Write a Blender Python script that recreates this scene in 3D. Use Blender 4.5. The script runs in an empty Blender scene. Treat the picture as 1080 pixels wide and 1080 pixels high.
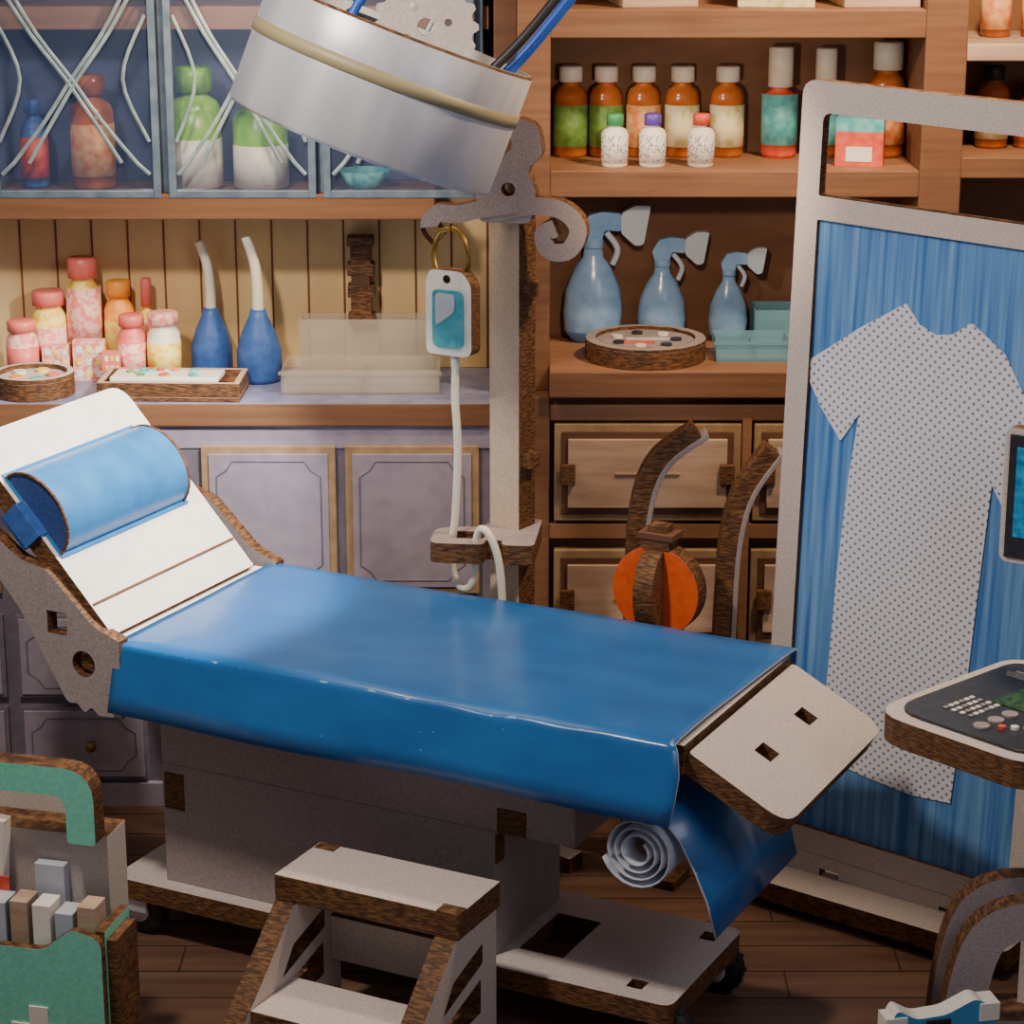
import bpy, math, random
from mathutils import Vector, Matrix
from mathutils.geometry import tessellate_polygon
random.seed(4)
S=0.003; ZF=-525.0
D=math.radians
def lin(c):
    r=[]
    for v in c[:3]:
        v/=255.0
        r.append(v/12.92 if v<=.04045 else ((v+.055)/1.055)**2.4)
    return (r[0],r[1],r[2],1)

# ------------------------------------------------------------------ materials
def mk(name,c,c2=None,rough=.6,metal=0.,sc=(.03,.03,.03),detail=4,lo=.35,hi=.65,bump=0,bs=.25,
       trans=0,emis=0,spec=.5,coat=0,specks=None,crease=None):
    m=bpy.data.materials.new(name); m.use_nodes=True
    nt=m.node_tree; N=nt.nodes; K=nt.links
    b=N['Principled BSDF']
    b.inputs['Base Color'].default_value=lin(c)
    b.inputs['Roughness'].default_value=rough
    b.inputs['Metallic'].default_value=metal
    b.inputs['Specular IOR Level'].default_value=spec
    b.inputs['Transmission Weight'].default_value=trans
    b.inputs['Coat Weight'].default_value=coat
    b.inputs['Coat Roughness'].default_value=.12
    if emis:
        b.inputs['Emission Color'].default_value=lin(c); b.inputs['Emission Strength'].default_value=emis
    at=N.new('ShaderNodeAttribute'); at.attribute_name='lco'
    src=None
    if c2:
        mp=N.new('ShaderNodeMapping'); mp.inputs['Scale'].default_value=sc
        no=N.new('ShaderNodeTexNoise'); no.inputs['Scale'].default_value=1; no.inputs['Detail'].default_value=detail
        cr=N.new('ShaderNodeValToRGB')
        cr.color_ramp.elements[0].position=lo; cr.color_ramp.elements[0].color=lin(c)
        cr.color_ramp.elements[1].position=hi; cr.color_ramp.elements[1].color=lin(c2)
        K.new(at.outputs['Vector'],mp.inputs['Vector']); K.new(mp.outputs['Vector'],no.inputs['Vector'])
        K.new(no.outputs['Fac'],cr.inputs['Fac']); K.new(cr.outputs['Color'],b.inputs['Base Color'])
        src=cr.outputs['Color']
    if specks:
        thr,scl,col=specks
        n3=N.new('ShaderNodeTexNoise'); n3.inputs['Scale'].default_value=scl; n3.inputs['Detail'].default_value=2
        r3=N.new('ShaderNodeValToRGB'); r3.color_ramp.elements[0].position=thr; r3.color_ramp.elements[1].position=thr+.03
        mx=N.new('ShaderNodeMix'); mx.data_type='RGBA'
        K.new(at.outputs['Vector'],n3.inputs['Vector']); K.new(n3.outputs['Fac'],r3.inputs['Fac']); fac=r3.outputs['Color']
        if crease is not None:   # worn fold: scuffs close to one local y
            sp=N.new('ShaderNodeSeparateXYZ'); K.new(at.outputs['Vector'],sp.inputs[0])
            def ma(op,a,bv):
                q=N.new('ShaderNodeMath'); q.operation=op
                K.new(a,q.inputs[0])
                if isinstance(bv,(int,float)): q.inputs[1].default_value=bv
                else: K.new(bv,q.inputs[1])
                return q.outputs[0]
            d=ma('ABSOLUTE',ma('SUBTRACT',sp.outputs[1],crease),0)
            near=ma('LESS_THAN',d,.9)
            n4=N.new('ShaderNodeTexNoise'); n4.inputs['Scale'].default_value=.07; n4.inputs['Detail'].default_value=6
            K.new(at.outputs['Vector'],n4.inputs['Vector'])
            sc_f=ma('MULTIPLY',ma('MULTIPLY',near,ma('GREATER_THAN',n4.outputs['Fac'],.62)),.6)
            fac=ma('MAXIMUM',fac,sc_f)
        K.new(fac,mx.inputs[0])
        if src: K.new(src,mx.inputs[6])
        else: mx.inputs[6].default_value=lin(c)
        mx.inputs[7].default_value=lin(col); K.new(mx.outputs[2],b.inputs['Base Color'])
    if bump:
        n2=N.new('ShaderNodeTexNoise'); n2.inputs['Scale'].default_value=bs; n2.inputs['Detail'].default_value=3
        bp=N.new('ShaderNodeBump'); bp.inputs['Strength'].default_value=bump; bp.inputs['Distance'].default_value=.004
        K.new(at.outputs['Vector'],n2.inputs['Vector']); K.new(n2.outputs['Fac'],bp.inputs['Height'])
        K.new(bp.outputs['Normal'],b.inputs['Normal'])
    return m
EDGE=mk('burnt_plywood_edge',(66,38,20),(142,96,54),rough=.7,sc=(.1,.1,.55),bump=.5,bs=.3,lo=.4,hi=.75)
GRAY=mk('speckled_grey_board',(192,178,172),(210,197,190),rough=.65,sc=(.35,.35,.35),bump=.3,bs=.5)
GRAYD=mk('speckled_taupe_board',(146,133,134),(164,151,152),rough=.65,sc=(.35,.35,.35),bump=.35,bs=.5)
POLE=mk('warm_grey_board',(192,170,148),(206,186,164),rough=.6,sc=(.35,.35,.35),bump=.3,bs=.5)
CREAM=mk('cream_board',(242,234,224),(250,244,236),rough=.55,sc=(.05,.05,.05),bump=.15,bs=.4)
BLUE=mk('satin_blue_cover',(24,92,160),(32,104,174),rough=.3,sc=(.01,.02,.02),bump=.05,bs=.05,spec=.55,coat=.25,specks=(.765,.24,(150,186,220)),crease=-160.5)
PILB=mk('pillow_blue_vinyl',(46,116,176),(58,130,188),rough=.35,sc=(.03,.03,.03),bump=.15,bs=.4)
NAVY=mk('pillow_end_navy',(36,62,122),(52,80,144),rough=.6,sc=(.3,.3,.3))
PAPERW=mk('white_paper_edge',(186,190,204),rough=.7)
SHELF=mk('shelf_wood',(140,98,70),(160,114,84),rough=.6,sc=(.006,.04,.1),bump=.2,lo=.3,hi=.75)
SHELFT=mk('shelf_wood_edge',(112,74,50),(134,92,64),rough=.6,sc=(.006,.04,.14),bump=.2,lo=.3,hi=.75)
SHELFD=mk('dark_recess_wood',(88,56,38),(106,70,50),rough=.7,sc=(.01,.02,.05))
RECESS=mk('recess_back_board',(112,74,50),(132,90,62),rough=.7,sc=(.01,.02,.03))
SHELFL=mk('pale_worn_wood',(176,144,122),(200,170,148),rough=.6,sc=(.01,.05,.08),bump=.2)
BEAD=mk('beadboard_cream',(212,178,122),(226,194,138),rough=.6,sc=(.02,.02,.005))
BEADL=mk('beadboard_line',(128,70,44),rough=.7)
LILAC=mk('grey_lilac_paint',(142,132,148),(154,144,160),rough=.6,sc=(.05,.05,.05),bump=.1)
LILD=mk('grey_lilac_dark',(104,96,110),(118,110,124),rough=.6,sc=(.05,.05,.05))  # darker lilac-grey of the carcass, drawer frames and moulding lines
FRAMEB=mk('aged_brass_frame',(146,116,84),(168,138,102),rough=.55,sc=(.05,.05,.05))
CTOP=mk('blue_grey_counter',(112,116,156),(138,140,172),rough=.4,sc=(.05,.05,.05))
CABB=mk('cabinet_blue_interior',(62,68,108),(82,86,126),rough=.7,sc=(.03,.03,.03))
DKB=mk('door_frame_slate',(86,104,126),(108,126,146),rough=.35,sc=(.05,.05,.05))
LAT=mk('pewter_lattice',(128,148,162),(160,178,188),rough=.4,sc=(.05,.05,.05),metal=.2)
WALL=mk('wall_plaster',(150,120,92),(164,134,104),rough=.8)
TEAL=mk('teal_paint',(122,208,186),(136,220,198),rough=.6,sc=(.2,.2,.2),bump=.15)
WHITE=mk('white_plastic',(236,230,220),rough=.4)
OFFW=mk('offwhite_tube',(238,230,212),rough=.4)
BLACK=mk('black_rubber',(26,26,28),rough=.5)
DARK=mk('dark_panel',(34,36,42),(48,50,58),rough=.35,sc=(.1,.1,.1))
SILV=mk('silver_card',(184,184,196),(216,216,226),rough=.42,metal=.3,sc=(.02,.02,.003),bump=.08,bs=.4)
TAN=mk('tan_band',(156,144,112),rough=.5)
BRASS=mk('aged_brass',(150,120,60),rough=.35,metal=.8)
CABLE=mk('blue_cable',(30,84,190),rough=.4)
ORNG=mk('orange_paint',(222,84,32),(236,100,42),rough=.5,sc=(.1,.1,.1))
AMB=mk('amber_glass',(158,80,30),(188,104,46),rough=.2,sc=(.05,.05,.05))
GREEN=mk('green_label',(94,140,60),(130,166,84),rough=.5,sc=(.1,.1,.1))
LIME=mk('lime_glass',(110,170,40),(150,200,60),rough=.3,sc=(.05,.05,.05))
CRM=mk('cream_label',(226,208,170),(196,190,120),rough=.5,sc=(.08,.08,.08),lo=.5,hi=.6)
ORL=mk('orange_label',(220,120,60),(240,190,130),rough=.5,sc=(.08,.08,.08))
PINK=mk('pink_plastic',(226,112,104),rough=.4)
PINKL=mk('pink_label',(240,190,180),(232,130,120),rough=.5,sc=(.12,.12,.12),lo=.5,hi=.55)
YEL=mk('yellow_label',(248,226,120),(246,190,60),rough=.5,sc=(.1,.1,.1),lo=.5,hi=.55)
ORB=mk('orange_plastic',(244,160,50),rough=.4)
RED=mk('red_label',(206,62,44),(226,96,70),rough=.5,sc=(.08,.08,.08))
PURP=mk('purple_cap',(96,72,170),rough=.4)
GCAP=mk('green_cap',(64,150,90),rough=.4)
TEALL=mk('teal_label',(60,160,170),(120,196,196),rough=.5,sc=(.08,.08,.08))
VLAB=mk('printed_vial_label',(236,232,224),(150,140,150),rough=.5,sc=(.35,.35,.35),lo=.52,hi=.58)
RUBB=mk('blue_rubber',(52,92,168),(66,108,184),rough=.45,sc=(.1,.1,.1))
SPRB=mk('pale_blue_bottle',(132,180,234),(164,202,244),rough=.2,sc=(.05,.05,.05))
SPRI=mk('spray_liquid_blue',(90,148,222),rough=.3)
SPRW=mk('frosted_spray_head',(214,226,240),rough=.35)
CURT=mk('blue_curtain_print',(50,112,186),(124,172,222),rough=.6,sc=(.13,.13,.004),detail=8,lo=.36,hi=.68)
BAGT=mk('iv_fluid_teal',(60,150,170),(90,176,190),rough=.3,sc=(.08,.08,.08))
SCR=mk('screen_blue',(20,90,130),(40,150,190),rough=.3,sc=(.1,.1,.1),emis=.4)
GRNP=mk('green_display',(60,110,40),(20,40,24),rough=.3,sc=(.15,.15,.15))
GLOW=mk('lamp_diffuser',(255,246,230),rough=.5,emis=2)
SKYB=mk('sky_blue_plastic',(70,150,200),rough=.4)
FLOORM=mk('floor_planks',(88,62,50),(112,82,66),rough=.5,sc=(.004,.05,.01),bump=.1)
JOINT=mk('floor_joint',(54,36,28),rough=.8)
def clearmat(name,c,fac):
    m=bpy.data.materials.new(name); m.use_nodes=True; nt=m.node_tree; nt.nodes.clear()
    o=nt.nodes.new('ShaderNodeOutputMaterial'); mx=nt.nodes.new('ShaderNodeMixShader')
    t=nt.nodes.new('ShaderNodeBsdfTransparent'); g=nt.nodes.new('ShaderNodeBsdfPrincipled')
    t.inputs['Color'].default_value=(.93,.95,.97,1)
    g.inputs['Base Color'].default_value=lin(c); g.inputs['Roughness'].default_value=.12
    mx.inputs[0].default_value=fac
    nt.links.new(t.outputs[0],mx.inputs[1]); nt.links.new(g.outputs[0],mx.inputs[2]); nt.links.new(mx.outputs[0],o.inputs[0])
    return m
GLASS=clearmat('cabinet_glass',(100,120,165),.12)
CLEAR=clearmat('clear_acrylic',(228,214,196),.26)
CLEARB=clearmat('clear_blue_acrylic',(140,196,218),.45)
def gownmat():
    m=mk('dotted_gown_print',(206,206,214),rough=.7); nt=m.node_tree; N=nt.nodes; K=nt.links
    at=[n for n in N if n.type=='ATTRIBUTE'][0]; sp=N.new('ShaderNodeSeparateXYZ'); cb=N.new('ShaderNodeCombineXYZ')
    K.new(at.outputs['Vector'],sp.inputs[0]); K.new(sp.outputs[0],cb.inputs[0]); K.new(sp.outputs[2],cb.inputs[1])
    mp=N.new('ShaderNodeMapping'); mp.inputs['Rotation'].default_value=(0,0,D(45)); mp.inputs['Scale'].default_value=(.13,.13,1)
    vo=N.new('ShaderNodeTexVoronoi'); vo.voronoi_dimensions='2D'; vo.inputs['Randomness'].default_value=0; vo.inputs['Scale'].default_value=1
    cr=N.new('ShaderNodeValToRGB'); e=cr.color_ramp.elements
    e[0].position=.15; e[0].color=lin((120,124,150)); e[1].position=.28; e[1].color=lin((230,228,238))
    K.new(cb.outputs[0],mp.inputs[0]); K.new(mp.outputs[0],vo.inputs['Vector']); K.new(vo.outputs['Distance'],cr.inputs[0])
    K.new(cr.outputs[0],N['Principled BSDF'].inputs['Base Color']); return m
GOWN=gownmat()

# ------------------------------------------------------------------ builder
def Wd(p): return Vector((p[0]*S,p[1]*S,(p[2]-ZF)*S))
I4=Matrix.Identity(4)
def Tr(x,y,z): return Matrix.Translation((x,y,z))
def R(a,ax): return Matrix.Rotation(D(a),4,ax)
UP=R(90,'X')          # outline (x,y)->(x,z), thickness towards -y
class M:
    def __init__(s,name,parent=None,T=None,bevel=0,solid=None):
        s.n=name;s.p=parent;s.T=T or I4;s.bev=bevel;s.solid=solid
        s.v=[];s.l=[];s.f=[];s.fm=[];s.fs=[];s.m=[]
    def mi(s,m):
        if m not in s.m: s.m.append(m)
        return s.m.index(m)
    def add(s,vs,fs,mats,smooth=False,L=None):
        o=len(s.v)
        for v in vs:
            p=Vector(v)
            if L is not None: p=L@p
            s.l.append(p.copy()); s.v.append(s.T@p)
        for i,f in enumerate(fs):
            s.f.append([o+k for k in f])
            s.fm.append(s.mi(mats[i] if isinstance(mats,list) else mats)); s.fs.append(smooth)
    def box(s,x0,x1,y0,y1,z0,z1,mat,edge=None,faces='xyz',L=None):
        vs=[(x,y,z) for x in(x0,x1) for y in(y0,y1) for z in(z0,z1)]
        fs=[(0,1,3,2),(4,6,7,5),(0,4,5,1),(2,3,7,6),(0,2,6,4),(1,5,7,3)]
        ax='xxyyzz'; e=edge or mat
        s.add(vs,fs,[mat if a in faces else e for a in ax],L=L)
    def lathe(s,prof,mats,seg=20,L=None,sx=1,sy=1):
        vs=[];fs=[];ms=[]
        for r,z in prof:
            r=max(r,.01)
            for i in range(seg):
                a=2*math.pi*i/seg; vs.append((r*math.cos(a)*sx,r*math.sin(a)*sy,z))
        for j in range(len(prof)-1):
            mm=mats[j] if isinstance(mats,list) else mats
            for i in range(seg):
                k=(i+1)%seg; fs.append((j*seg+i,j*seg+k,(j+1)*seg+k,(j+1)*seg+i)); ms.append(mm)
        s.add(vs,fs,ms,True,L)
    def cyl(s,r,z0,z1,mat,cap=None,seg=24,L=None,sx=1,sy=1):
        s.lathe([(r,z0),(r,z1)],mat,seg,L,sx,sy)
        vs=[(r*math.cos(2*math.pi*i/seg)*sx,r*math.sin(2*math.pi*i/seg)*sy,z) for z in(z0,z1) for i in range(seg)]
        s.add(vs,[list(range(seg))[::-1],list(range(seg,2*seg))],cap or mat,False,L)
    def tube(s,pts,r,mat,seg=8,L=None,smooth=4,flat=1):
        pts=cat(pts,smooth); n=len(pts); vs=[];fs=[]
        up=Vector((.13,.97,.2)).normalized()
        for i,p in enumerate(pts):
            d=(pts[min(i+1,n-1)]-pts[max(i-1,0)]).normalized()
            a=(up-d*up.dot(d)).normalized(); b=d.cross(a)
            rr=r[0]+(r[1]-r[0])*i/(n-1) if isinstance(r,tuple) else r
            for k in range(seg):
                t=2*math.pi*k/seg; vs.append(p+a*(math.cos(t)*rr*flat)+b*(math.sin(t)*rr))
        for i in range(n-1):
            for k in range(seg):
                q=(k+1)%seg; fs.append((i*seg+k,i*seg+q,(i+1)*seg+q,(i+1)*seg+k))
        s.add(vs,fs,mat,True,L)
        s.add(vs[:seg]+vs[-seg:],[list(range(seg))[::-1],list(range(seg,2*seg))],mat,False,L)
    def plate(s,out,holes,t,mat,edge=EDGE,L=None):
        loops=[out]+list(holes); flat=[p for l in loops for p in l]; n=len(flat)
        tri=tessellate_polygon([[Vector((p[0],p[1],0)) for p in l] for l in loops])
        vs=[(p[0],p[1],0) for p in flat]+[(p[0],p[1],t) for p in flat]
        fs=[];ms=[]
        for a,b,c in tri:
            ar=(flat[b][0]-flat[a][0])*(flat[c][1]-flat[a][1])-(flat[b][1]-flat[a][1])*(flat[c][0]-flat[a][0])
            if ar<0: b,c=c,b
            fs.append((a+n,b+n,c+n)); fs.append((c,b,a)); ms+= [mat,mat]
        o=0
        for l in loops:
            k=len(l)
            for i in range(k):
                j=(i+1)%k; fs.append((o+i,o+j,o+j+n,o+i+n)); ms.append(edge)
            o+=k
        s.add(vs,fs,ms,False,L)
    def done(s):
        vs=[Wd(v) for v in s.v]
        mn=[min(v[i] for v in vs) for i in range(3)]; mx=[max(v[i] for v in vs) for i in range(3)]
        o=Vector(((mn[0]+mx[0])/2,(mn[1]+mx[1])/2,mn[2]))
        me=bpy.data.meshes.new(s.n); me.from_pydata([v-o for v in vs],[],s.f)
        for m in s.m: me.materials.append(m)
        me.polygons.foreach_set('material_index',s.fm); me.polygons.foreach_set('use_smooth',s.fs)
        at=me.attributes.new('lco','FLOAT_VECTOR','POINT')
        at.data.foreach_set('vector',[c for l in s.l for c in l]); me.update()
        ob=bpy.data.objects.new(s.n,me); bpy.context.scene.collection.objects.link(ob)
        if s.p is not None: ob.parent=s.p; ob.location=o-s.p.location
        else: ob.location=o
        if s.solid:
            md=ob.modifiers.new('solid','SOLIDIFY'); md.thickness=s.solid*S; md.offset=-1
            if len(s.m)>1: md.material_offset_rim=1
        if s.bev:
            b=ob.modifiers.new('bev','BEVEL'); b.width=s.bev*S; b.segments=2; b.limit_method='ANGLE'; b.angle_limit=D(40)
        return ob
def cat(pts,k):
    P=[Vector(p) if len(p)==3 else Vector((p[0],p[1],0)) for p in pts]
    if k<=1 or len(P)<3: return P
    o=[]
    for i in range(len(P)-1):
        a=P[max(i-1,0)];b=P[i];c=P[i+1];d=P[min(i+2,len(P)-1)]
        for j in range(k):
            t=j/k
            o.append(.5*((2*b)+(c-a)*t+(2*a-5*b+4*c-d)*t*t+(3*b-3*c+d-a)*t**3))
    o.append(P[-1]); return o
def strip(path,w,k=5):
    P=cat(path,k); n=len(P); l=[];r=[]
    for i,p in enumerate(P):
        d=(P[min(i+1,n-1)]-P[max(i-1,0)]).normalized(); q=Vector((-d.y,d.x,0))*w/2
        l.append(((p+q).x,(p+q).y)); r.append(((p-q).x,(p-q).y))
    return r+l[::-1]
def rc(pts,rad,seg=5):
    o=[];n=len(pts)
    for i,p in enumerate(pts):
        r=rad[i] if isinstance(rad,(list,tuple)) else rad
        P=Vector(p[:2]);A=Vector(pts[i-1][:2]);B=Vector(pts[(i+1)%n][:2])
        if r<=0: o.append((P.x,P.y)); continue
        a=P+(A-P).normalized()*min(r,(A-P).length*.49); b=P+(B-P).normalized()*min(r,(B-P).length*.49)
        for j in range(seg+1):
            t=j/seg; q=a*(1-t)**2+P*2*t*(1-t)+b*t*t; o.append((q.x,q.y))
    return o
def rect(x0,x1,y0,y1): return [(x0,y0),(x1,y0),(x1,y1),(x0,y1)]
def circ(x,y,r,n=20): return [(x+r*math.cos(2*math.pi*i/n),y+r*math.sin(2*math.pi*i/n)) for i in range(n)]
def E(name,x,y,z=ZF):
    e=bpy.data.objects.new(name,None); e.empty_display_size=.1; e.location=Wd((x,y,z))
    bpy.context.scene.collection.objects.link(e); return e

# ------------------------------------------------------------------ room
m=M('floor'); m.box(-1000,1000,-700,660,ZF-12,ZF,FLOORM)
m.done()
m=M('trim_floor_joints')
y=-640
k=0
while y<640:
    m.box(-1000,1000,y,y+2,ZF,ZF+.4,JOINT)
    for i in range(5):
        xx=-900+i*400+(k%3)*130; m.box(xx,xx+2,y,y+62,ZF,ZF+.4,JOINT)
    y+=62;k+=1
m.done()
m=M('wall_back'); m.box(-1000,1000,640,660,ZF,700,WALL); m.done()
m=M('trim_beadboard'); m.box(-820,4,632,640,9,222,BEAD)
x=-815
while x<0:
    m.box(x,x+2.4,630.5,632,9,222,BEADL); x+=46
m.done()

# ------------------------------------------------------------------ left lower cabinet
e=E('base_cabinet',-420,540)
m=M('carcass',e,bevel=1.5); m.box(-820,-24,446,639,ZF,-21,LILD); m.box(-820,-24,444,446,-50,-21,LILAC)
m.box(-820,-24,438,447,ZF,-492,LILAC); m.done()
m=M('countertop',e,bevel=2); m.box(-820,-23,438,631,-21,9,SHELFT,faces='xy',edge=CTOP); m.done()
def door(m,x0,x1,z0,z1,y,fr=FRAMEB,pn=LILAC,b=9,orn=True,knob=True):
    m.box(x0,x1,y-9,y,z0,z1,fr)
    m.box(x0+b,x1-b,y-12,y-8.5,z0+b,z1-b,pn)
    if orn:
        q=20; w=x1-x0
        a0,a1,c0,c1=x0+b+9,x1-b-9,z0+b+9,z1-b-9
        loop=[(a0,c0+q),(a0+q*.6,c0+q*.6),(a0+q,c0),(a1-q,c0),(a1-q*.6,c0+q*.6),(a1,c0+q),(a1,c1-q),(a1-q*.6,c1-q*.6),(a1-q,c1),(a0+q,c1),(a0+q*.6,c1-q*.6),(a0,c1-q),(a0,c0+q)]
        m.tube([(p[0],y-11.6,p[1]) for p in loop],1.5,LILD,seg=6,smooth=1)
    if knob:
        m.lathe([(0,0),(4,0),(4,6),(7,9),(7,13),(0,15)],BRASS,12,L=Tr((x0+x1)/2+10,y-12,(z0+z1)/2)@R(90,'X'))
for i,(a,b) in enumerate([(-206,-41),(-383,-218),(-625,-465),(-800,-640)]):
    m=M('door_upper_%d'%(i+1),e,bevel=1); door(m,a,b,-236,-46,447,knob=False); m.done()
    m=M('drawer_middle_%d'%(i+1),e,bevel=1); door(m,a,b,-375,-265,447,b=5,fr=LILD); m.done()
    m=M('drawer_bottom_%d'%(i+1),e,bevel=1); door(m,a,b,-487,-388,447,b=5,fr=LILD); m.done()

# ------------------------------------------------------------------ left glass cabinet
e=E('glass_display_cabinet',-420,580,222)
m=M('carcass',e,bevel=1.5)
m.box(-820,-95,516,631,222,253,SHELFT); m.box(-820,-28,626,639,253,640,CABB)
m.box(-820,-28,540,626,450,478,SHELF); m.box(-820,-28,524,639,640,660,SHELF)
for x in(-425,-236,-40,-815): m.box(x-5,x+5,530,626,253,640,DKB)
m.done()
for i,(a,b) in enumerate([(-636,-430),(-420,-240),(-231,-46)]):
    m=M('glass_door_%d'%(i+1),e,bevel=1)
    z0,z1=249,636; fw=9
    m.box(a,a+fw,515,525,z0,z1,DKB); m.box(b-fw,b,515,525,z0,z1,DKB); m.box(a+fw,b-fw,515,525,z0,z0+fw,DKB); m.box(a+fw,b-fw,515,525,z1-fw,z1,DKB)
    m.box(a+fw,b-fw,519,521,z0+fw,z1-fw,GLASS)
    cx=(a+b)/2; w=(b-a)/2-fw
    z=lambda t:z0+fw+t
    for sg in(-1,1):
        for off in (0,.2):   # paired diagonal bars crossing in tall X shapes
            m.tube([(cx-sg*w*(.8-off),514,z(34)),(cx-sg*w*(.36-off*.5),514,z(86)),(cx+sg*w*off*.4,514,z(136)),(cx+sg*w*(.42+off*.4),514,z(190)),(cx+sg*w*(.78+off*.5),514,z(250))],3,LAT,seg=6,smooth=3,flat=.6)
        m.tube([(cx+sg*w*.78,514,z(250)),(cx+sg*w*.3,514,z(310)),(cx-sg*w*.1,514,z(366))],3,LAT,seg=6,smooth=3,flat=.6)
        m.tube([(cx-sg*w*.8,514,z(34)),(cx-sg*w*.96,514,z(20))],3,LAT,seg=6,smooth=1,flat=.6)
        m.tube([(cx+sg*w*.97,514,z(60)),(cx+sg*w*.66,514,z(136)),(cx+sg*w*.97,514,z(212))],2.8,LAT,seg=6,smooth=5,flat=.6)
    m.done()

def bottle(name,x,y,z,r,h,body=AMB,label=CRM,cap=WHITE,neck=.45,capf=.17,lab=(.12,.58)):
    m=M(name,T=Tr(x,y,z))
    hb=h*(1-capf)
    P=[(0,0),(r*.9,0),(r,h*.04),(r,h*lab[0]),(r+.6,h*lab[0]+.1),(r+.6,h*lab[1]),(r,h*lab[1]+.1),(r,hb*.82),(r*.85,hb*.9),(r*neck,hb*.96),(r*neck,hb),(r*(neck+.2),hb+.1),(r*(neck+.2),h-1.5),(r*(neck+.1),h),(0,h)]
    ms=[body,body,body,body,label,body,body,body,body,body,cap,cap,cap,cap]
    m.lathe(P,ms,20); return m.done()
bottle('medicine_bottle',-594,575,253,17,110,RUBB,RED,RUBB)
bottle('medicine_bottle',-520,570,253,27,140,AMB,ORL,AMB)
bottle('apothecary_jar',-392,570,253,32,150,LIME,WHITE,LIME,neck=.5,capf=.2,lab=(.02,.42))
bottle('apothecary_jar',-312,570,253,34,132,LIME,WHITE,LIME,neck=.5,capf=.2,lab=(.02,.42))
m=M('blue_bowl',T=Tr(-185,572,253)); m.lathe([(0,0),(18,0),(20,3),(34,22),(31,22),(16,5),(0,5)],TEALL); m.done()

# ------------------------------------------------------------------ right cabinet
e=E('wooden_shelf_unit',400,540)
m=M('side_panels',e,bevel=1.5)
m.box(6,46,440,639,ZF,17,SHELFT); m.box(6,46,470,639,17,660,SHELFT)
m.box(491,541,470,639,51,660,SHELFT); m.box(800,830,440,639,ZF,660,SHELFT)
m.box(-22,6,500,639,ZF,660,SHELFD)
m.done()
m=M('back_panel',e); m.box(46,800,632,639,51,660,RECESS); m.done()
m=M('shelves',e,bevel=1.5)
m.box(46,491,470,632,257,289,SHELFT,SHELF,'y'); m.box(46,491,470,632,447,480,SHELFT,SHELF,'y')
m.box(541,800,470,632,280,305,SHELFT,SHELF,'y'); m.box(541,800,470,632,420,440,SHELFL); m.box(541,800,478,632,170,200,SHELF)
m.box(46,800,470,632,640,660,SHELF); m.done()
m=M('countertop',e,bevel=2); m.box(46,800,428,632,17.5,51,SHELFT,SHELF,'y'); m.done()
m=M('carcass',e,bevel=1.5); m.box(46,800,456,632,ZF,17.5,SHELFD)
for z in (-8,-160,-325,-500): m.box(46,800,442,456,z-6,z+14,SHELF)
for x in(286,532,776): m.box(x-3,x+9,441,456,ZF,0,SHELF)
m.done()
k=0
for (a,b) in [(52,282),(298,526),(544,770)]:
    for (z0,z1) in [(-142,-18),(-305,-180),(-478,-345)]:
        k+=1
        m=M('drawer_%d'%k,e,bevel=1.2)
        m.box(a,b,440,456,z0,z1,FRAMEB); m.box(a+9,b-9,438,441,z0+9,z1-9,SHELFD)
        m.box(a+17,b-17,434,441,z0+18,z1-18,SHELFL)
        for xx in (a+17,b-17): m.box(xx-9,xx+9,428,436,(z0+z1)/2-13,(z0+z1)/2+13,EDGE)
        m.box((a+b)/2-40,(a+b)/2+40,432,436,(z0+z1)/2-2,(z0+z1)/2+2,FRAMEB)
        m.done()
for i,(x,lb,bd) in enumerate([(73,GREEN,AMB),(117,GREEN,AMB),(164,ORL,AMB),(212,CRM,AMB),(268,CRM,AMB)]):
    bottle('amber_medicine_bottle',x,594,289,21,112,bd,lb,WHITE,neck=.5)
for x,c in((125,GCAP),(171,PURP),(230,RED)): bottle('vaccine_vial',x,510,289,16,64,WHITE,VLAB,c,capf=.22,lab=(.1,.62))
bottle('tall_dropper_bottle',333,590,289,22,136,RED,TEALL,WHITE,capf=.36,neck=.5)
bottle('tall_dropper_bottle',390,595,289,19,134,AMB,TEALL,WHITE,capf=.36,neck=.5)
bottle('amber_medicine_bottle',466,592,289,23,142,AMB,ORL,WHITE,capf=.24,neck=.6)
m=M('medicine_carton',bevel=1,T=Tr(425,520,289)@R(-12,'Z')); m.box(-29,29,-16,16,0,42,RED); m.box(-29,29,-16,16,42,58,TEALL); m.box(-16,16,-17,-16,6,24,WHITE); m.done()
for x,h,c,rz in((170,60,SHELFL,8),(320,46,CRM,-6),(438,70,SHELFL,4)):
    m=M('storage_box',bevel=1.5,T=Tr(x,545,480)@R(rz,'Z')); w=46; m.box(-w,w,-50,50,0,h,c); m.box(-w-2,w+2,-52,52,h-12,h,SHELF); m.done()
for x,h,c in((640,50,RED),(592,70,CRM),(690,60,TEALL)): bottle('medicine_bottle',x,560,305,20,h+30,AMB,c,BLACK)
bottle('medicine_bottle',590,560,440,18,80,AMB,ORL,BLACK)
bottle('medicine_bottle',640,560,440,18,80,RED,ORL,BLACK)

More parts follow.
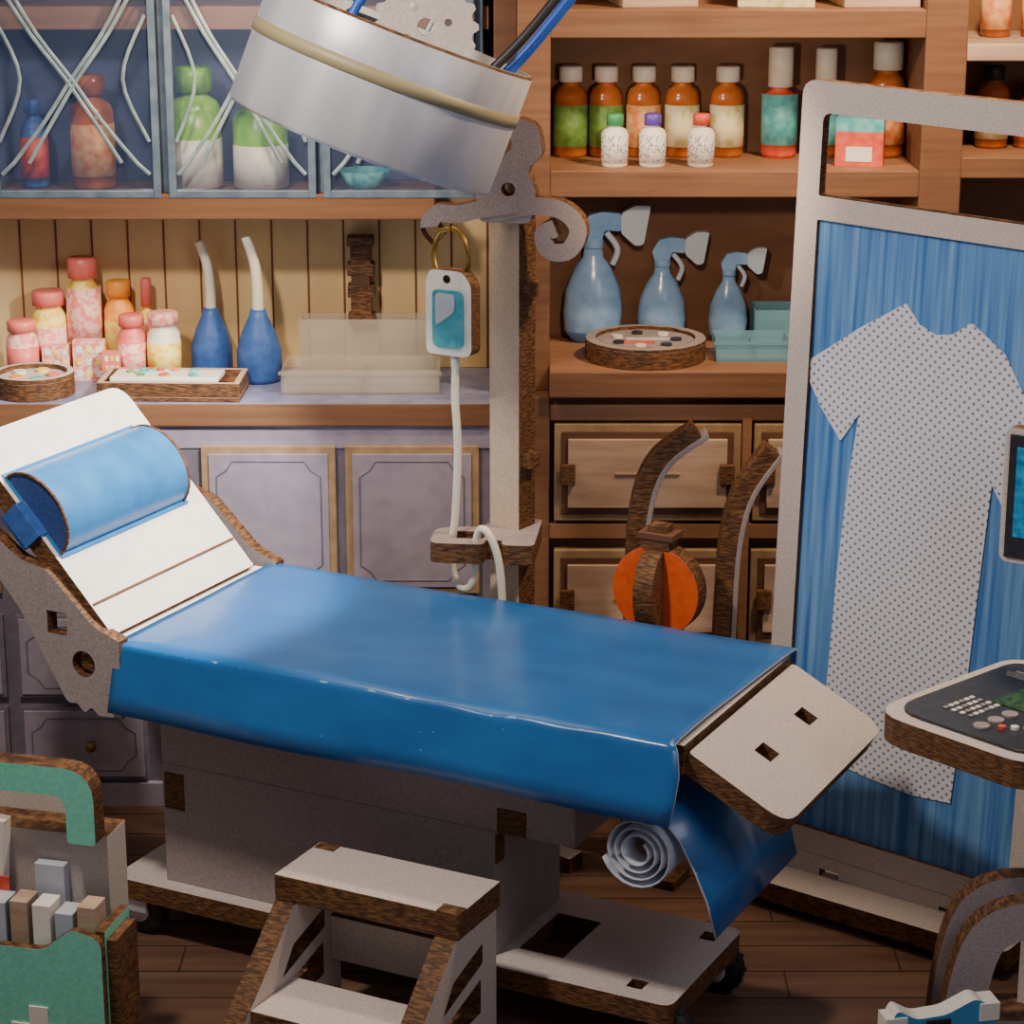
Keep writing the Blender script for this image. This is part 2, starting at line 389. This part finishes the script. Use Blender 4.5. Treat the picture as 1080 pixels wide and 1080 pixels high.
def spray(x,y,z,r,h):
    m=M('spray_bottle',T=Tr(x,y,z))
    m.lathe([(0,0),(r*.7,0),(r*.95,h*.12),(r,h*.32),(r*.92,h*.55),(r*.62,h*.78),(r*.34,h*.9),(r*.3,h),(0,h)],[SPRI,SPRI,SPRB,SPRB,SPRB,SPRB,SPRB,SPRB],24,sy=.6)
    m.cyl(r*.34,h,h+r*.28,SPRB)
    q=r/37
    m.plate([(a*q,b*q) for a,b in rc([(-12,0),(10,0),(14,14),(34,12),(34,34),(10,36),(-6,32),(-16,14)],4)],[],14*q,SPRB,SPRB,L=Tr(0,7*q,h+r*.22)@UP)
    m.plate([(a*q,b*q) for a,b in rc([(34,10),(52,-6),(62,-4),(70,44),(50,44),(34,34)],4)],[],16*q,SPRW,SPRW,L=Tr(0,8*q,h+r*.22)@UP)
    m.tube([(16*q,0,h+18*q),(30*q,0,h-2*q),(24*q,0,h-22*q)],4*q,SPRW)
    m.done()
spray(103,600,51,38,122); spray(191,600,51,31,98); spray(276,600,51,25,86)
m=M('instrument_tray',bevel=1.5,T=Tr(166,506,51))
m.plate(circ(0,0,75,36),[],22,GRAYD); m.plate(circ(0,0,75,36),[circ(0,0,62,36)],4,GRAYD,L=Tr(0,0,22))
for i in range(7):
    a=i*.9; m.cyl(7,22,25,WHITE if i%2 else DARK,L=Tr(38*math.cos(a),38*math.sin(a),0))
m.box(-25,30,-3,4,22,25,SILV); m.box(-30,10,-20,-14,22,25,RED); m.done()
def openbox(name,x0,x1,y0,y1,z,h,mat,t=3,div=True):
    m=M(name); m.box(x0,x1,y0,y1,z,z+t,mat)
    m.box(x0,x0+t,y0,y1,z+t,z+h,mat); m.box(x1-t,x1,y0,y1,z+t,z+h,mat); m.box(x0+t,x1-t,y0,y0+t,z+t,z+h,mat); m.box(x0+t,x1-t,y1-t,y1,z+t,z+h,mat)
    if div:
        m.box((x0+x1)/2,(x0+x1)/2+t,y0+t,y1-t,z+t,z+h*.7,mat); m.box(x0+t,x1-t,(y0+y1)/2,(y0+y1)/2+t,z+t,z+h*.7,mat)
        m.box(x0-3,x1+3,y0-3,y0,z+h-4,z+h,mat)
    return m.done()
openbox('clear_blue_tray',252,345,480,545,51,26,CLEARB)
openbox('clear_blue_tray',306,372,560,620,51,48,CLEARB,div=False)

# ------------------------------------------------------------------ left counter items
bottle('pill_bottle',-547,603,9,22,150,YEL,PINKL,PINK,neck=.65,lab=(.3,.75))
bottle('pill_bottle',-592,600,9,23,108,YEL,PINKL,PINK,neck=.7)
bottle('pill_bottle',-503,606,9,19,120,ORB,YEL,ORB,neck=.6)
bottle('dropper_bottle',-468,610,9,14,122,YEL,PINKL,PINK,neck=.3,capf=.3)
bottle('pill_bottle',-620,560,9,20,78,PINKL,PINK,PINK,neck=.7)
bottle('pill_bottle',-482,566,9,18,84,PINK,PINKL,PINK,neck=.7)
bottle('pill_bottle',-441,562,9,21,88,WHITE,YEL,PINKL,neck=.75)
for x,y,w,h,c in((-578,563,34,46,PINKL),(-536,563,40,52,PINKL),(-505,541,22,42,PINK)):
    m=M('medicine_carton',bevel=1,T=Tr(x,y,9)); m.box(-w/2,w/2,-8,8,0,h,c)
    for i in range(3):
        for j in range(3): m.box(-w/2+4+i*w/3.2,-w/2+4+i*w/3.2+w/5,-9,-8,5+j*h/3.3,5+j*h/3.3+h/6,YEL if (i+j)%2 else WHITE)
    m.done()
m=M('round_pill_organizer',bevel=1.5,T=Tr(-594,490,9)); m.plate(circ(0,0,50,36),[],22,GRAY); m.plate(circ(0,0,50,36),[circ(0,0,42,30)],6,GRAY,L=Tr(0,0,22))
for i in range(5): m.cyl(8,22,26,(PINK,YEL,WHITE,ORB,TEALL)[i],L=Tr(24*math.cos(i*1.26),24*math.sin(i*1.26),0))
m.done()
m=M('medicine_tray',bevel=1.2,T=Tr(-420,486,9)@R(-2,'Z'))
m.box(-88,88,-42,42,0,6,SHELFL,EDGE,'z')
for a in((-88,88,-42,-35),(-88,88,35,42),(-88,-80,-35,35),(80,88,-35,35)): m.box(a[0],a[1],a[2],a[3],6,24,SHELFL,EDGE,'z')
m.box(-74,60,-30,30,20,26,WHITE,L=R(-3,'X'))
for i in range(14):
    x=-64+random.random()*112; y=-22+random.random()*44
    m.cyl(5,26,29,random.choice([RED,YEL,TEALL,GREEN,PINK]),seg=10,L=R(-3,'X')@Tr(x,y,0))
m.done()
for x,y,sc in((-385,600,1.02),(-320,558,1.1)):
    m=M('bulb_syringe',T=Tr(x,y,9)@Matrix.Scale(sc,4))
    m.lathe([(0,0),(22,0),(26,6),(26,36),(20,56),(11,76),(9,84),(0,84)],RUBB,20)
    m.tube([(0,0,82),(0,0,110),(-3,0,140),(-12,0,168)],(7,5.5),OFFW,seg=10); m.done()
openbox('clear_storage_box',-286,-90,480,570,9,30,CLEAR)
openbox('clear_storage_box',-272,-100,580,622,9,74,CLEAR,div=False)
m=M('wall_bracket',bevel=1)
for z,h,w in((70,14,17),(84,22,13),(106,16,17),(122,12,12),(134,16,17),(150,22,13),(172,12,17)): m.box(-193-w,-193+w,606,630.5,z,z+h,EDGE if w>12 else SHELFD)
m.done()

# ------------------------------------------------------------------ examination bed
BT=Tr(-69,14.5,0)@R(-27,'Z')
bed=E('examination_bed',-69,14.5)
m=M('mattress_board',bed,BT,bevel=1); m.box(-318,338,-144,146,-188,-157,GRAY,EDGE,'z'); m.done()
m=M('blue_cover',bed,BT,solid=2.5)
prof=[(-182,-227),(-176,-205),(-169,-180),(-163.5,-160),(-161.5,-154.5),(-159,-152),(-140,-151),(-70,-150.5),(0,-151),(70,-150.5),(140,-151),(157,-152),(162,-156),(165,-180),(170,-205)]
nx=60; vs=[];fs=[]
for i in range(nx+1):
    l=-322+658*i/nx
    for j,(w,z) in enumerate(prof):
        dz=.8*math.sin(l*.017+j*.6)+(1.4*math.sin(l*.07+2) if j in(3,4,5) else 0)*math.exp(-((l-140)/120)**2); dw=(2*math.sin(l*.016+.5) if j<3 else 0)
        vs.append((l+(4*(j<3))*(i/nx)+(4*math.sin(j*.7) if i==nx else 0),w+dw,z+dz))
P=len(prof)
for i in range(nx):
    for j in range(P-1): fs.append((i*P+j,(i+1)*P+j,(i+1)*P+j+1,i*P+j+1))
m.add(vs,fs,BLUE,True); m.mi(PAPERW); m.done()
m=M('upper_beam',bed,BT,bevel=1.2)
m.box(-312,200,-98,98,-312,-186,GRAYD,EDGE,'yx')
for l in (110,): m.box(l,l+34,-99.5,-97,-312,-284,EDGE)
m.box(-309,-283,-99.5,-97,-366,-322,EDGE)
m.box(-330,215,-120,120,-196,-186,GRAY,EDGE,'z')
m.done()
m=M('pedestal',bed,BT,bevel=1.2)
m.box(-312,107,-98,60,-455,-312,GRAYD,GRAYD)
m.box(106,108.5,-97,-77,-350,-318,EDGE); m.box(106,108.5,35,60,-350,-318,EDGE)
m.done()
m=M('base_plate',bed,BT,bevel=1)
dia=lambda x,y,s:[(x-s,y-s),(x+s,y-s),(x+s,y+s),(x-s,y+s)]
m.plate(rc(rect(-372,318,-118,80),14),[rect(122,174,-70,25),dia(292,48,9),dia(268,-88,9),dia(-350,40,9)],24,GRAY,EDGE,L=Tr(0,0,-479))
m.box(120,176,-72,27,-490,-480,SHELFD)
m.done()
for i,(l,w) in enumerate([(306,-96),(296,62),(-345,-98),(-345,62)]):
    m=M('caster_%d'%(i+1),bed,BT)
    zc=ZF+30; L=Tr(l,w,zc)@R(90,'X')
    m.lathe([(0,-11),(24,-11),(30,-7),(30,7),(24,11),(0,11)],BLACK,24,L=L)
    m.lathe([(0,-13),(14,-13),(14,13),(0,13)],SILV,16,L=L)
    for k in range(12):
        m.box(28,31.5,-8,8,-2,2,BLACK,L=Tr(l,w,zc)@R(k*30,'Y'))
    m.box(l-14,l+14,w-16,w-12,zc,-479,SILV); m.box(l-14,l+14,w+12,w+16,zc,-479,SILV); m.done()
m=M('foot_rest',bed,BT,bevel=1)
L=Tr(342,0,-164)@R(28,'Y')@Tr(0,0,-22)
m.plate(rc(rect(0,118,-142,142),[6,26,26,6]),[rect(42,62,48,72),rect(42,62,-62,-38)],22,GRAY,EDGE,L=L)
m.box(38,66,-66,76,-3,0,EDGE,L=L)
m.done()
# back rest
BL=Matrix(((-.67,0,-.742,-322),(0,1,0,0),(.742,0,-.67,-152),(0,0,0,1)))
m=M('back_rest',bed,BT,bevel=1.2)
m.plate(rc(rect(8,276,-156,124),[2,26,26,2]),[],22,CREAM,EDGE,L=BL)
m.box(46,49,-154,122,-1,0.2,SHELFD,L=BL)
m.box(-335,-312,-138,138,-166,-152,CREAM,EDGE,'z')
m.done()
m=M('pillow',bed,BT)
n=16; vs=[]; y0,y1=-146,84; pc=166
pr=[(pc+52*math.cos(math.pi*i/n),-40*math.sin(math.pi*i/n)) for i in range(n+1)]
for y in(y0,y1):
    for (a,b) in pr: vs.append((a,y,b))
fs=[(i,i+1,n+2+i,n+1+i) for i in range(n)]
m.add(vs,fs,PILB,True,L=BL)
m.add(vs,[list(range(n+1)),list(range(n+1,2*n+2))[::-1]],NAVY,False,L=BL)
for y in(y0-1,y1+1): m.tube([(a,y,b) for a,b in pr],2,EDGE,L=BL,smooth=1,seg=6)
m.box(pc-57,pc+57,y0-4,y1+8,-2,1,PILB,L=BL)
m.box(pc-24,pc+20,-162,-144,-3,26,RUBB,L=BL); m.box(pc-24,pc+20,-162,128,22,26,RUBB,L=BL); m.box(pc-24,pc+20,124,128,-3,26,RUBB,L=BL)
m.done()
for i,w in enumerate((-150,166)):
    m=M('hinge_bracket_%d'%(i+1),bed,BT,bevel=1)
    out=rc([(-520,-30),(-480,-44),(-440,-72),(-404,-80),(-345,-136),(-312,-148),(-312,-236),(-343,-238),(-352,-230),(-362,-238),(-372,-228),(-384,-230),(-441,-132),(-480,-86),(-524,-50)],[4,6,10,10,10,0,0,3,3,3,3,8,8,8,4])
    m.plate(out,[rect(-406,-380,-152,-126),circ(-360,-181,15)],17,GRAYD,EDGE,L=Tr(0,w,0)@UP)
    m.done()
m=M('hinge_axle',bed,BT); m.cyl(9,-160,160,EDGE,L=Tr(-360,0,-181)@R(90,'X')); m.done()
# roll of sheet under the foot end
m=M('paper_roll',bed,BT,solid=1.6)
sp=[]
N=80
for i in range(N):
    t=i/(N-1); a=-2*math.pi*3.6*t+math.pi*.3; r=12+27*t; sp.append((300+r*math.cos(a),-268+r*math.sin(a)))
def ext(sp,mat1,w0,w1):
    vs=[(p[0],w,p[1]) for w in(w0,w1) for p in sp]; n=len(sp)
    m.add(vs,[(i,i+1,n+i+1,n+i) for i in range(n-1)],[mat1]*(n-1),True)
ext(sp,PAPERW,-168,60); m.done()
m=M('hanging_sheet',bed,BT,solid=2)
ext([(288,-224),(305,-224),(326,-230),(344,-250),(360,-278),(374,-308),(384,-344)],BLUE,-162,60); m.mi(PAPERW); m.done()
m=M('roll_bracket',bed,BT,bevel=1)
m.plate(rc([(262,-186),(312,-186),(316,-262),(300,-284),(284,-262)],[0,0,8,10,8]),[],16,GRAYD,EDGE,L=Tr(0,-118,0)@UP)
m.plate(rc([(262,-186),(312,-186),(316,-262),(300,-284),(284,-262)],[0,0,8,10,8]),[],16,GRAYD,EDGE,L=Tr(0,60,0)@UP)
m.cyl(9,-60,150,EDGE,L=Tr(300,0,-268)@R(90,'X')); m.done()

# ------------------------------------------------------------------ step stool
st=E('step_stool',-100,-260)
def stool_side(l,nm):
    m=M(nm,st,BT,bevel=1)
    out=[(-170,-360),(-258,-360),(-442,ZF),(-396,ZF),(-352,-482),(-226,-482),(-218,ZF),(-170,ZF)]
    LL=Matrix(((0,0,1,l),(1,0,0,0),(0,1,0,0),(0,0,0,1)))
    m.plate(out,[rc([(-262,-402),(-200,-386),(-200,-408),(-284,-430)],3),rc([(-300,-448),(-204,-424),(-204,-462),(-330,-468)],3)],24,GRAY,EDGE,L=LL); m.done()
stool_side(-64,'side_panel_left'); stool_side(122,'side_panel_right')
m=M('top_step',st,BT,bevel=1.2); m.box(-66,148,-254,-164,-360,-332,GRAY,EDGE,'z')
m.box(-64,-40,-180,-163,-334,-331,EDGE); m.box(122,148,-254,-236,-334,-331,EDGE); m.done()
m=M('lower_step',st,BT,bevel=1.2); m.box(-40,122,-345,-262,-462,-438,GRAY,EDGE,'z'); m.box(-40,122,-190,-174,-450,-400,GRAY,EDGE,'y'); m.done()

# ------------------------------------------------------------------ IV stand
IX=0
iv=E('iv_drip_stand',IX,300)
IT=Tr(IX,300,0)@R(-35,'Z')
m=M('pole',iv,IT,bevel=1.2); m.box(-21,21,-16,18,-505,310,POLE,EDGE,'y'); m.box(21,30,-10,12,172,190,EDGE); m.box(14,32,-10,12,-30,-12,EDGE); m.done()
m=M('base_cross',iv,IT,bevel=1.2); m.box(-95,95,-14,14,ZF,-505,GRAY,EDGE,'z'); m.box(-14,14,-95,95,ZF,-506,GRAY,EDGE,'z'); m.done()
m=M('scroll_hooks',iv,Tr(IX,300,0)@R(-12,'Z'),bevel=1)
L=Tr(0,-20,0)@UP
m.plate(strip([(-14,272),(30,282),(66,278),(84,258),(74,234),(52,232),(44,250),(58,258)],20),[],20,GRAYD,EDGE,L=L)
m.plate(strip([(14,284),(-30,276),(-56,270),(-78,270),(-88,254),(-76,240)],20),[],20,GRAYD,EDGE,L=Tr(0,-20.6,0)@UP)
m.plate(rc([(-30,262),(30,262),(36,300),(24,322),(44,340),(38,372),(14,382),(4,366),(10,346),(-14,330),(-34,300)],9),[circ(4,300,8)],20,GRAYD,EDGE,L=Tr(0,-19.4,0)@UP)
m.done()
m=M('tube_clamp',iv,Tr(IX,300,0)@R(-6,'Z'),bevel=1)
m.plate(rc([(-88,-84),(-24,-84),(-24,-66),(-4,-66),(-4,-84),(34,-84),(34,24),(-30,24),(-30,-10),(-88,-24)],[14,10,4,4,10,10,6,6,8,14]),[rc(rect(-66,-26,-62,-34),8)],24,GRAYD,EDGE,L=Tr(0,0,-128)); m.done()
bag=M('iv_bag',iv,bevel=1.5,T=Tr(IX-62,266,0)@R(-30,'Z'))
bag.plate(rc([(-30,112),(24,112),(30,118),(30,196),(18,210),(-24,210),(-30,196)],[8,8,4,8,6,6,8]),[circ(-2,200,5,12)],20,CREAM,EDGE,L=UP)
bag.plate(rc(rect(-20,20,122,188),8),[],3,BAGT,BAGT,L=Tr(0,-20,0)@UP); bag.plate(rc([(-15,146),(10,164),(10,184),(-15,184)],5),[],2,PAPERW,PAPERW,L=Tr(0,-22,0)@UP)
bag.tube([( -2+24*math.sin(2*math.pi*i/16),-10+4*math.cos(i),228+28*math.cos(2*math.pi*i/16)) for i in range(17)],3.2,BRASS,smooth=3)
bag.tube([(2,-10,116),(3,-10,94)],5,WHITE,smooth=1)
bag.tube([(3,-10,98),(2,-10,60),(4,-8,0),(0,-8,-80),(-6,-8,-130),(4,-12,-162),(22,-14,-164),(30,-14,-140),(36,-20,-100),(46,-24,-86),(58,-24,-96),(66,-20,-126),(68,-16,-180),(66,-16,-260)],4.6,OFFW,smooth=6)
bag.done()

# ------------------------------------------------------------------ overhead lamp
LT=Tr(-138,100,430)@R(21,'Y')@R(-3.5,'X')
lp=E('surgical_lamp',-136,100,370)
m=M('drum_shade',lp,LT)
m.lathe([(0,-52),(132,-52),(138,-60),(142,-61),(145,-57),(145,14)],[GLOW,GRAYD,EDGE,SILV,SILV],72)
m.lathe([(145,14),(146.6,14.2),(146.6,27.8),(145,28)],TAN,72)
m.lathe([(145,28),(145,66),(143,69),(138,69),(138,34),(0,34)],[SILV,EDGE,GRAYD,SILV,DARK],72)
m.done()
m=M('gear_plate',lp,LT,bevel=1)
out=[]
nt_=16
for i in range(nt_*4):
    a=2*math.pi*i/(nt_*4); rr=54 if i%4 in(1,2) else 48; out.append((rr*math.cos(a),rr*math.sin(a)))
m.plate(out,[circ(0,0,9),circ(22,8,4,10),circ(-18,-14,4,10),circ(-14,18,4,10)],12,GRAY,EDGE,L=Tr(22,-50,80)@R(-12,'Y')@UP)
m.box(-60,60,-30,30,34,66,DARK); m.done()
m=M('support_arm',lp,LT)
m.tube([(88,-40,38),(118,-36,100),(146,-20,180)],5,BLACK); m.tube([(104,-20,38),(128,-16,90),(156,0,170)],6,CABLE); m.tube([(-54,-40,40),(-46,-30,90),(0,0,150)],5,CABLE)
m.tube([(0,10,34),(10,10,120),(60,40,230)],12,SILV); m.done()
m=M('ceiling_mount',lp); m.tube([(-50,140,642),(-50,140,700)],16,SILV,smooth=1); m.box(-160,60,110,660,690,706,SHELF); m.done()

# ------------------------------------------------------------------ privacy screen
SX=303
ST=Tr(SX,215,-460)@R(-36.87,'Z')@R(1.6,'Y')@Tr(0,0,460)
sc_=E('privacy_screen',430,120)
m=M('screen_frame',sc_,ST,bevel=1)
m.plate(rc(rect(0,345,-462,432),[0,0,18,18]),[rc(rect(27,318,-432,282),3),rc(rect(27,318,308,398),[3,3,10,10])],14,GRAY,EDGE,L=UP); m.done()
m=M('curtain_panel',sc_,ST); m.box(22,323,-8,-4,-437,287,CURT); m.done()
m=M('patient_gown',sc_,ST)
gp=[(140,205),(158,184),(178,176),(198,180),(218,196),(260,168),(284,130),(298,94),(279,-9),(257,24),(251,-106),(246,-230),(239,-352),(190,-356),(130,-350),(70,-340),(74,-230),(77,-117),(84,0),(92,73),(71,38),(44,72),(16,117),(50,142),(85,169)]
m.plate(gp,[],1.5,GOWN,GOWN,L=Tr(0,-8.5,0)@UP); m.done()
m=M('feet',sc_,ST,bevel=1)
m.plate([(20,-492),(20,-462),(325,-462),(325,-486),(262,-486),(262,-478),(238,-478),(238,-486),(108,-486),(108,-478),(82,-478),(82,-492)],[],14,GRAY,EDGE,L=UP); m.done()
m=M('base_board',sc_,Tr(SX,215,0)@R(-36.87,'Z'),bevel=1)
m.plate(rc(rect(-6,345,-66,34),12),[],24,GRAY,EDGE,L=Tr(0,0,-514)); m.done()
for i,(a,b) in enumerate([(30,-50),(300,-50),(30,20),(300,20)]):
    m=M('caster_%d'%(i+1),sc_,Tr(SX,215,0)@R(-36.87,'Z'))
    m.lathe([(0,-8),(12,-8),(14,-5),(14,5),(12,8),(0,8)],BLACK,18,L=Tr(a,b,ZF+14)@R(90,'X')); m.lathe([(0,-9.5),(6,-9.5),(6,9.5),(0,9.5)],SILV,12,L=Tr(a,b,ZF+14)@R(90,'X')); m.done()

# ------------------------------------------------------------------ walking frame and extinguisher behind bed
wf=E('walking_frame',215,285)
for i,(pth) in enumerate([[(144,ZF),(144,-300),(145,-150),(152,-68),(172,-20),(216,14)],[(250,ZF),(250,-300),(252,-200),(256,-120),(270,-60),(304,-8)]]):
    m=M('curved_rail_%d'%(i+1),wf,bevel=1)
    m.plate(strip(pth,22),[],30,EDGE,EDGE,L=Tr(0,306,0)@UP)
    m.plate(strip([(x+12,z-4) for x,z in pth],6),[],34,GRAYD,GRAYD,L=Tr(0,308,0)@UP)
    m.done()
m=M('cross_bar',wf,bevel=1); m.box(146,252,280,300,-330,-306,EDGE); m.done()
m=M('orange_fire_extinguisher',T=Tr(171,222,-158)@R(-27,'Z'),bevel=.8)
m.plate(circ(0,0,54,40),[],26,ORNG,EDGE,L=Tr(0,13,0)@UP)
LS=Matrix(((0,0,1,-14),(1,0,0,0),(0,1,0,0),(0,0,0,1)))
m.plate([(x*.75-8,z) for x,z in circ(0,0,50,32)],[],24,EDGE,EDGE,L=LS)
m.box(-17,17,-14,12,50,62,EDGE); m.box(-22,22,-16,14,62,70,SHELFD); m.box(-12,12,-10,10,70,78,EDGE)
m.box(-24,24,-20,20,-62,-50,EDGE); m.box(-10,10,-10,10,ZF+158,-62,EDGE); m.box(-36,36,-24,24,ZF+158,ZF+170,EDGE)
m.done()

# ------------------------------------------------------------------ first-aid kit (front left)
FT=Tr(-397,-235,0)@R(-14,'Z')
fa=E('first_aid_kit',-520,-220)
m=M('carry_handle',fa,FT,bevel=1)
m.plate(rc([(-220,-290),(-220,-188),(-8,-188),(-8,-268),(-38,-268),(-38,-218),(-190,-218),(-190,-290)],[0,40,34,4,4,16,16,0]),[],24,TEAL,EDGE,L=UP); m.done()
m=M('inner_rack',fa,FT,bevel=1)
m.box(-215,-6,0,46,ZF,-268,GRAY,EDGE,'xy'); m.box(-215,-40,46,60,ZF,-236,GRAY,EDGE,'y')
m.done()
m=M('leaflets_and_cartons',fa,FT,bevel=.8)
m.box(-128,-84,-16,0,-400,-262,WHITE,L=Tr(0,-4,0)@R(5,'Y')); m.box(-122,-104,-23,-21,-330,-312,RED); m.box(-200,-136,-18,-2,-400,-250,CREAM); m.box(-196,-160,-20,-18,-300,-270,RED)
m.box(-80,-48,-14,-2,-400,-298,PAPERW)
for i in range(5): m.box(-116+i*24,-97+i*24,-50,-22,-400,-322-random.random()*12,(PAPERW,SHELFL,CREAM)[i%3])
m.done()
m=M('front_box',fa,FT,bevel=1)
m.plate(rc([(-215,ZF),(14,ZF),(14,-346),(-16,-336),(-48,-362),(-215,-362)],[0,0,10,8,8,0]),[],10,TEAL,EDGE,L=Tr(0,-62,0)@UP)
m.box(4,14,-62,0,ZF,-340,TEAL,EDGE,'x'); m.box(14,24,-58,-6,ZF+20,-350,EDGE)
for (a,b,c,d) in((-66,-46,-484,-424),(-86,-26,-464,-444)): m.box(a,b,-74,-72,c,d,WHITE)
m.done()

# ------------------------------------------------------------------ ultrasound machine (right)
UT=Tr(344,-268,0)@R(-48,'Z')
us=E('ultrasound_machine',500,-230)
m=M('control_console',us,UT@Tr(0,0,-148),bevel=1)
m.plate(rc(rect(0,190,0,230),[44,30,30,30]),[],28,GRAY,EDGE)
m.plate(rc(rect(14,176,16,214),[36,24,24,24]),[],3,DARK,DARK,L=Tr(0,0,28))
m.box(70,125,100,170,31,32,GRNP)
for i in range(6):
    for j in range(4): m.box(48+j*10,53+j*10,52+i*8,57+i*8,31,32.5,WHITE if (i+j)%3 else GRAYD)
for i in range(4): m.cyl(4,31,34,(RED,WHITE,ORB,WHITE)[i],L=Tr(120+i*9,50+i*8,0),seg=12)
for j in range(3): m.cyl(8,31,33,GRAYD,L=Tr(104,40+j*22,0),seg=16)
m.done()
m=M('keyboard',us,UT@Tr(72,170,-118)@R(-38,'X'),bevel=1); m.box(-40,90,0,80,0,8,DARK)
for i in range(9):
    for j in range(5): m.box(-34+i*13,-24+i*13,6+j*14,16+j*14,8,11,GRAYD)
m.done()
m=M('monitor',us,Tr(494,-130,0)@R(-30,'Z'),bevel=1.5)
m.plate(rc(rect(0,190,-8,130),10),[],16,GRAY,EDGE,L=UP); m.box(6,184,-19,-16,-2,124,DARK); m.box(14,176,-20,-19,20,112,SCR); m.box(80,110,-8,8,-140,-8,GRAY,EDGE,'y'); m.done()
m=M('column',us,Tr(565,-215,0)@R(-30,'Z'),bevel=1); m.box(-40,40,-30,30,-505,-148,GRAY,EDGE,'y'); m.box(-80,90,-70,70,ZF,-505,GRAYD,EDGE,'z'); m.done()
for i,dy in enumerate((0,60)):
    m=M('curved_foot_%d'%(i+1),us,Tr(18,dy,-26),bevel=1)
    m.plate(strip([(530,-314),(484,-310),(452,-326),(436,-370),(428,-440),(424,ZF+26)],40),[],24,GRAYD,EDGE,L=Tr(0,-262,0)@UP); m.done()
m=M('foot_tie',us,bevel=1); m.box(455,540,-262,-202,-496,-456,GRAYD,EDGE,'y'); m.done()
# infrared thermometer
m=M('infrared_thermometer',T=Tr(404,-335,0)@R(12,'Z'),bevel=2)
m.plate(rc([(-48,-408),(-40,-390),(-20,-402),(10,-400),(40,-386),(62,-400),(60,-424),(20,-432),(-30,-432),(-46,-424)],6),[],22,SKYB,WHITE,L=UP)
m.plate(rc([(10,-430),(36,-430),(40,ZF),(8,ZF)],4),[],22,WHITE,WHITE,L=UP)
m.box(-52,-30,-24,-2,-426,-398,WHITE); m.box(-10,14,-25,-22,-422,-404,BLACK); m.box(44,64,-24,2,-410,-392,WHITE); m.done()

# ------------------------------------------------------------------ lights
def aim(o,t): o.rotation_euler=(Wd(t)-o.location).to_track_quat('-Z','Y').to_euler()
def area(n,p,t,size,e,c):
    d=bpy.data.lights.new(n,'AREA'); d.size=size; d.energy=e; d.color=c
    o=bpy.data.objects.new(n,d); bpy.context.scene.collection.objects.link(o); o.location=Wd(p); aim(o,t); return o
def spot(n,p,t,ang,e,c,r=.05,bl=.4):
    d=bpy.data.lights.new(n,'SPOT'); d.spot_size=D(ang); d.spot_blend=bl; d.energy=e; d.color=c; d.shadow_soft_size=r
    o=bpy.data.objects.new(n,d); bpy.context.scene.collection.objects.link(o); o.location=Wd(p); aim(o,t); return o
area('key_light',(-600,-560,1050),(0,100,-150),.3,138,(1,.88,.73))
area('fill_light',(700,-1100,500),(100,200,-200),1.2,20,(.9,.91,1))
area('warm_light',(520,60,880),(300,600,150),.2,88,(1,.73,.45))
area('counter_light',(-300,300,560),(-350,640,60),.2,18,(1,.76,.48))
spot('lamp_spot',(-170,100,362),(-480,215,-20),80,240,(1,.96,.88))
spot('shelf_spot',(140,-80,420),(280,600,200),62,60,(1,.78,.54),r=.04,bl=.8)
w=bpy.data.worlds.new('world'); bpy.context.scene.world=w; w.use_nodes=True
w.node_tree.nodes['Background'].inputs[0].default_value=(.9,.88,.95,1); w.node_tree.nodes['Background'].inputs[1].default_value=.14

# ------------------------------------------------------------------ camera
cd=bpy.data.cameras.new('camera'); cd.sensor_width=36; cd.lens=36*2600/1080
co=bpy.data.objects.new('camera',cd); bpy.context.scene.collection.objects.link(co)
th=D(16.5); co.location=Wd((0,-2600*math.cos(th),2600*math.sin(th))); co.rotation_euler=(D(90)-th,0,0)
bpy.context.scene.camera=co
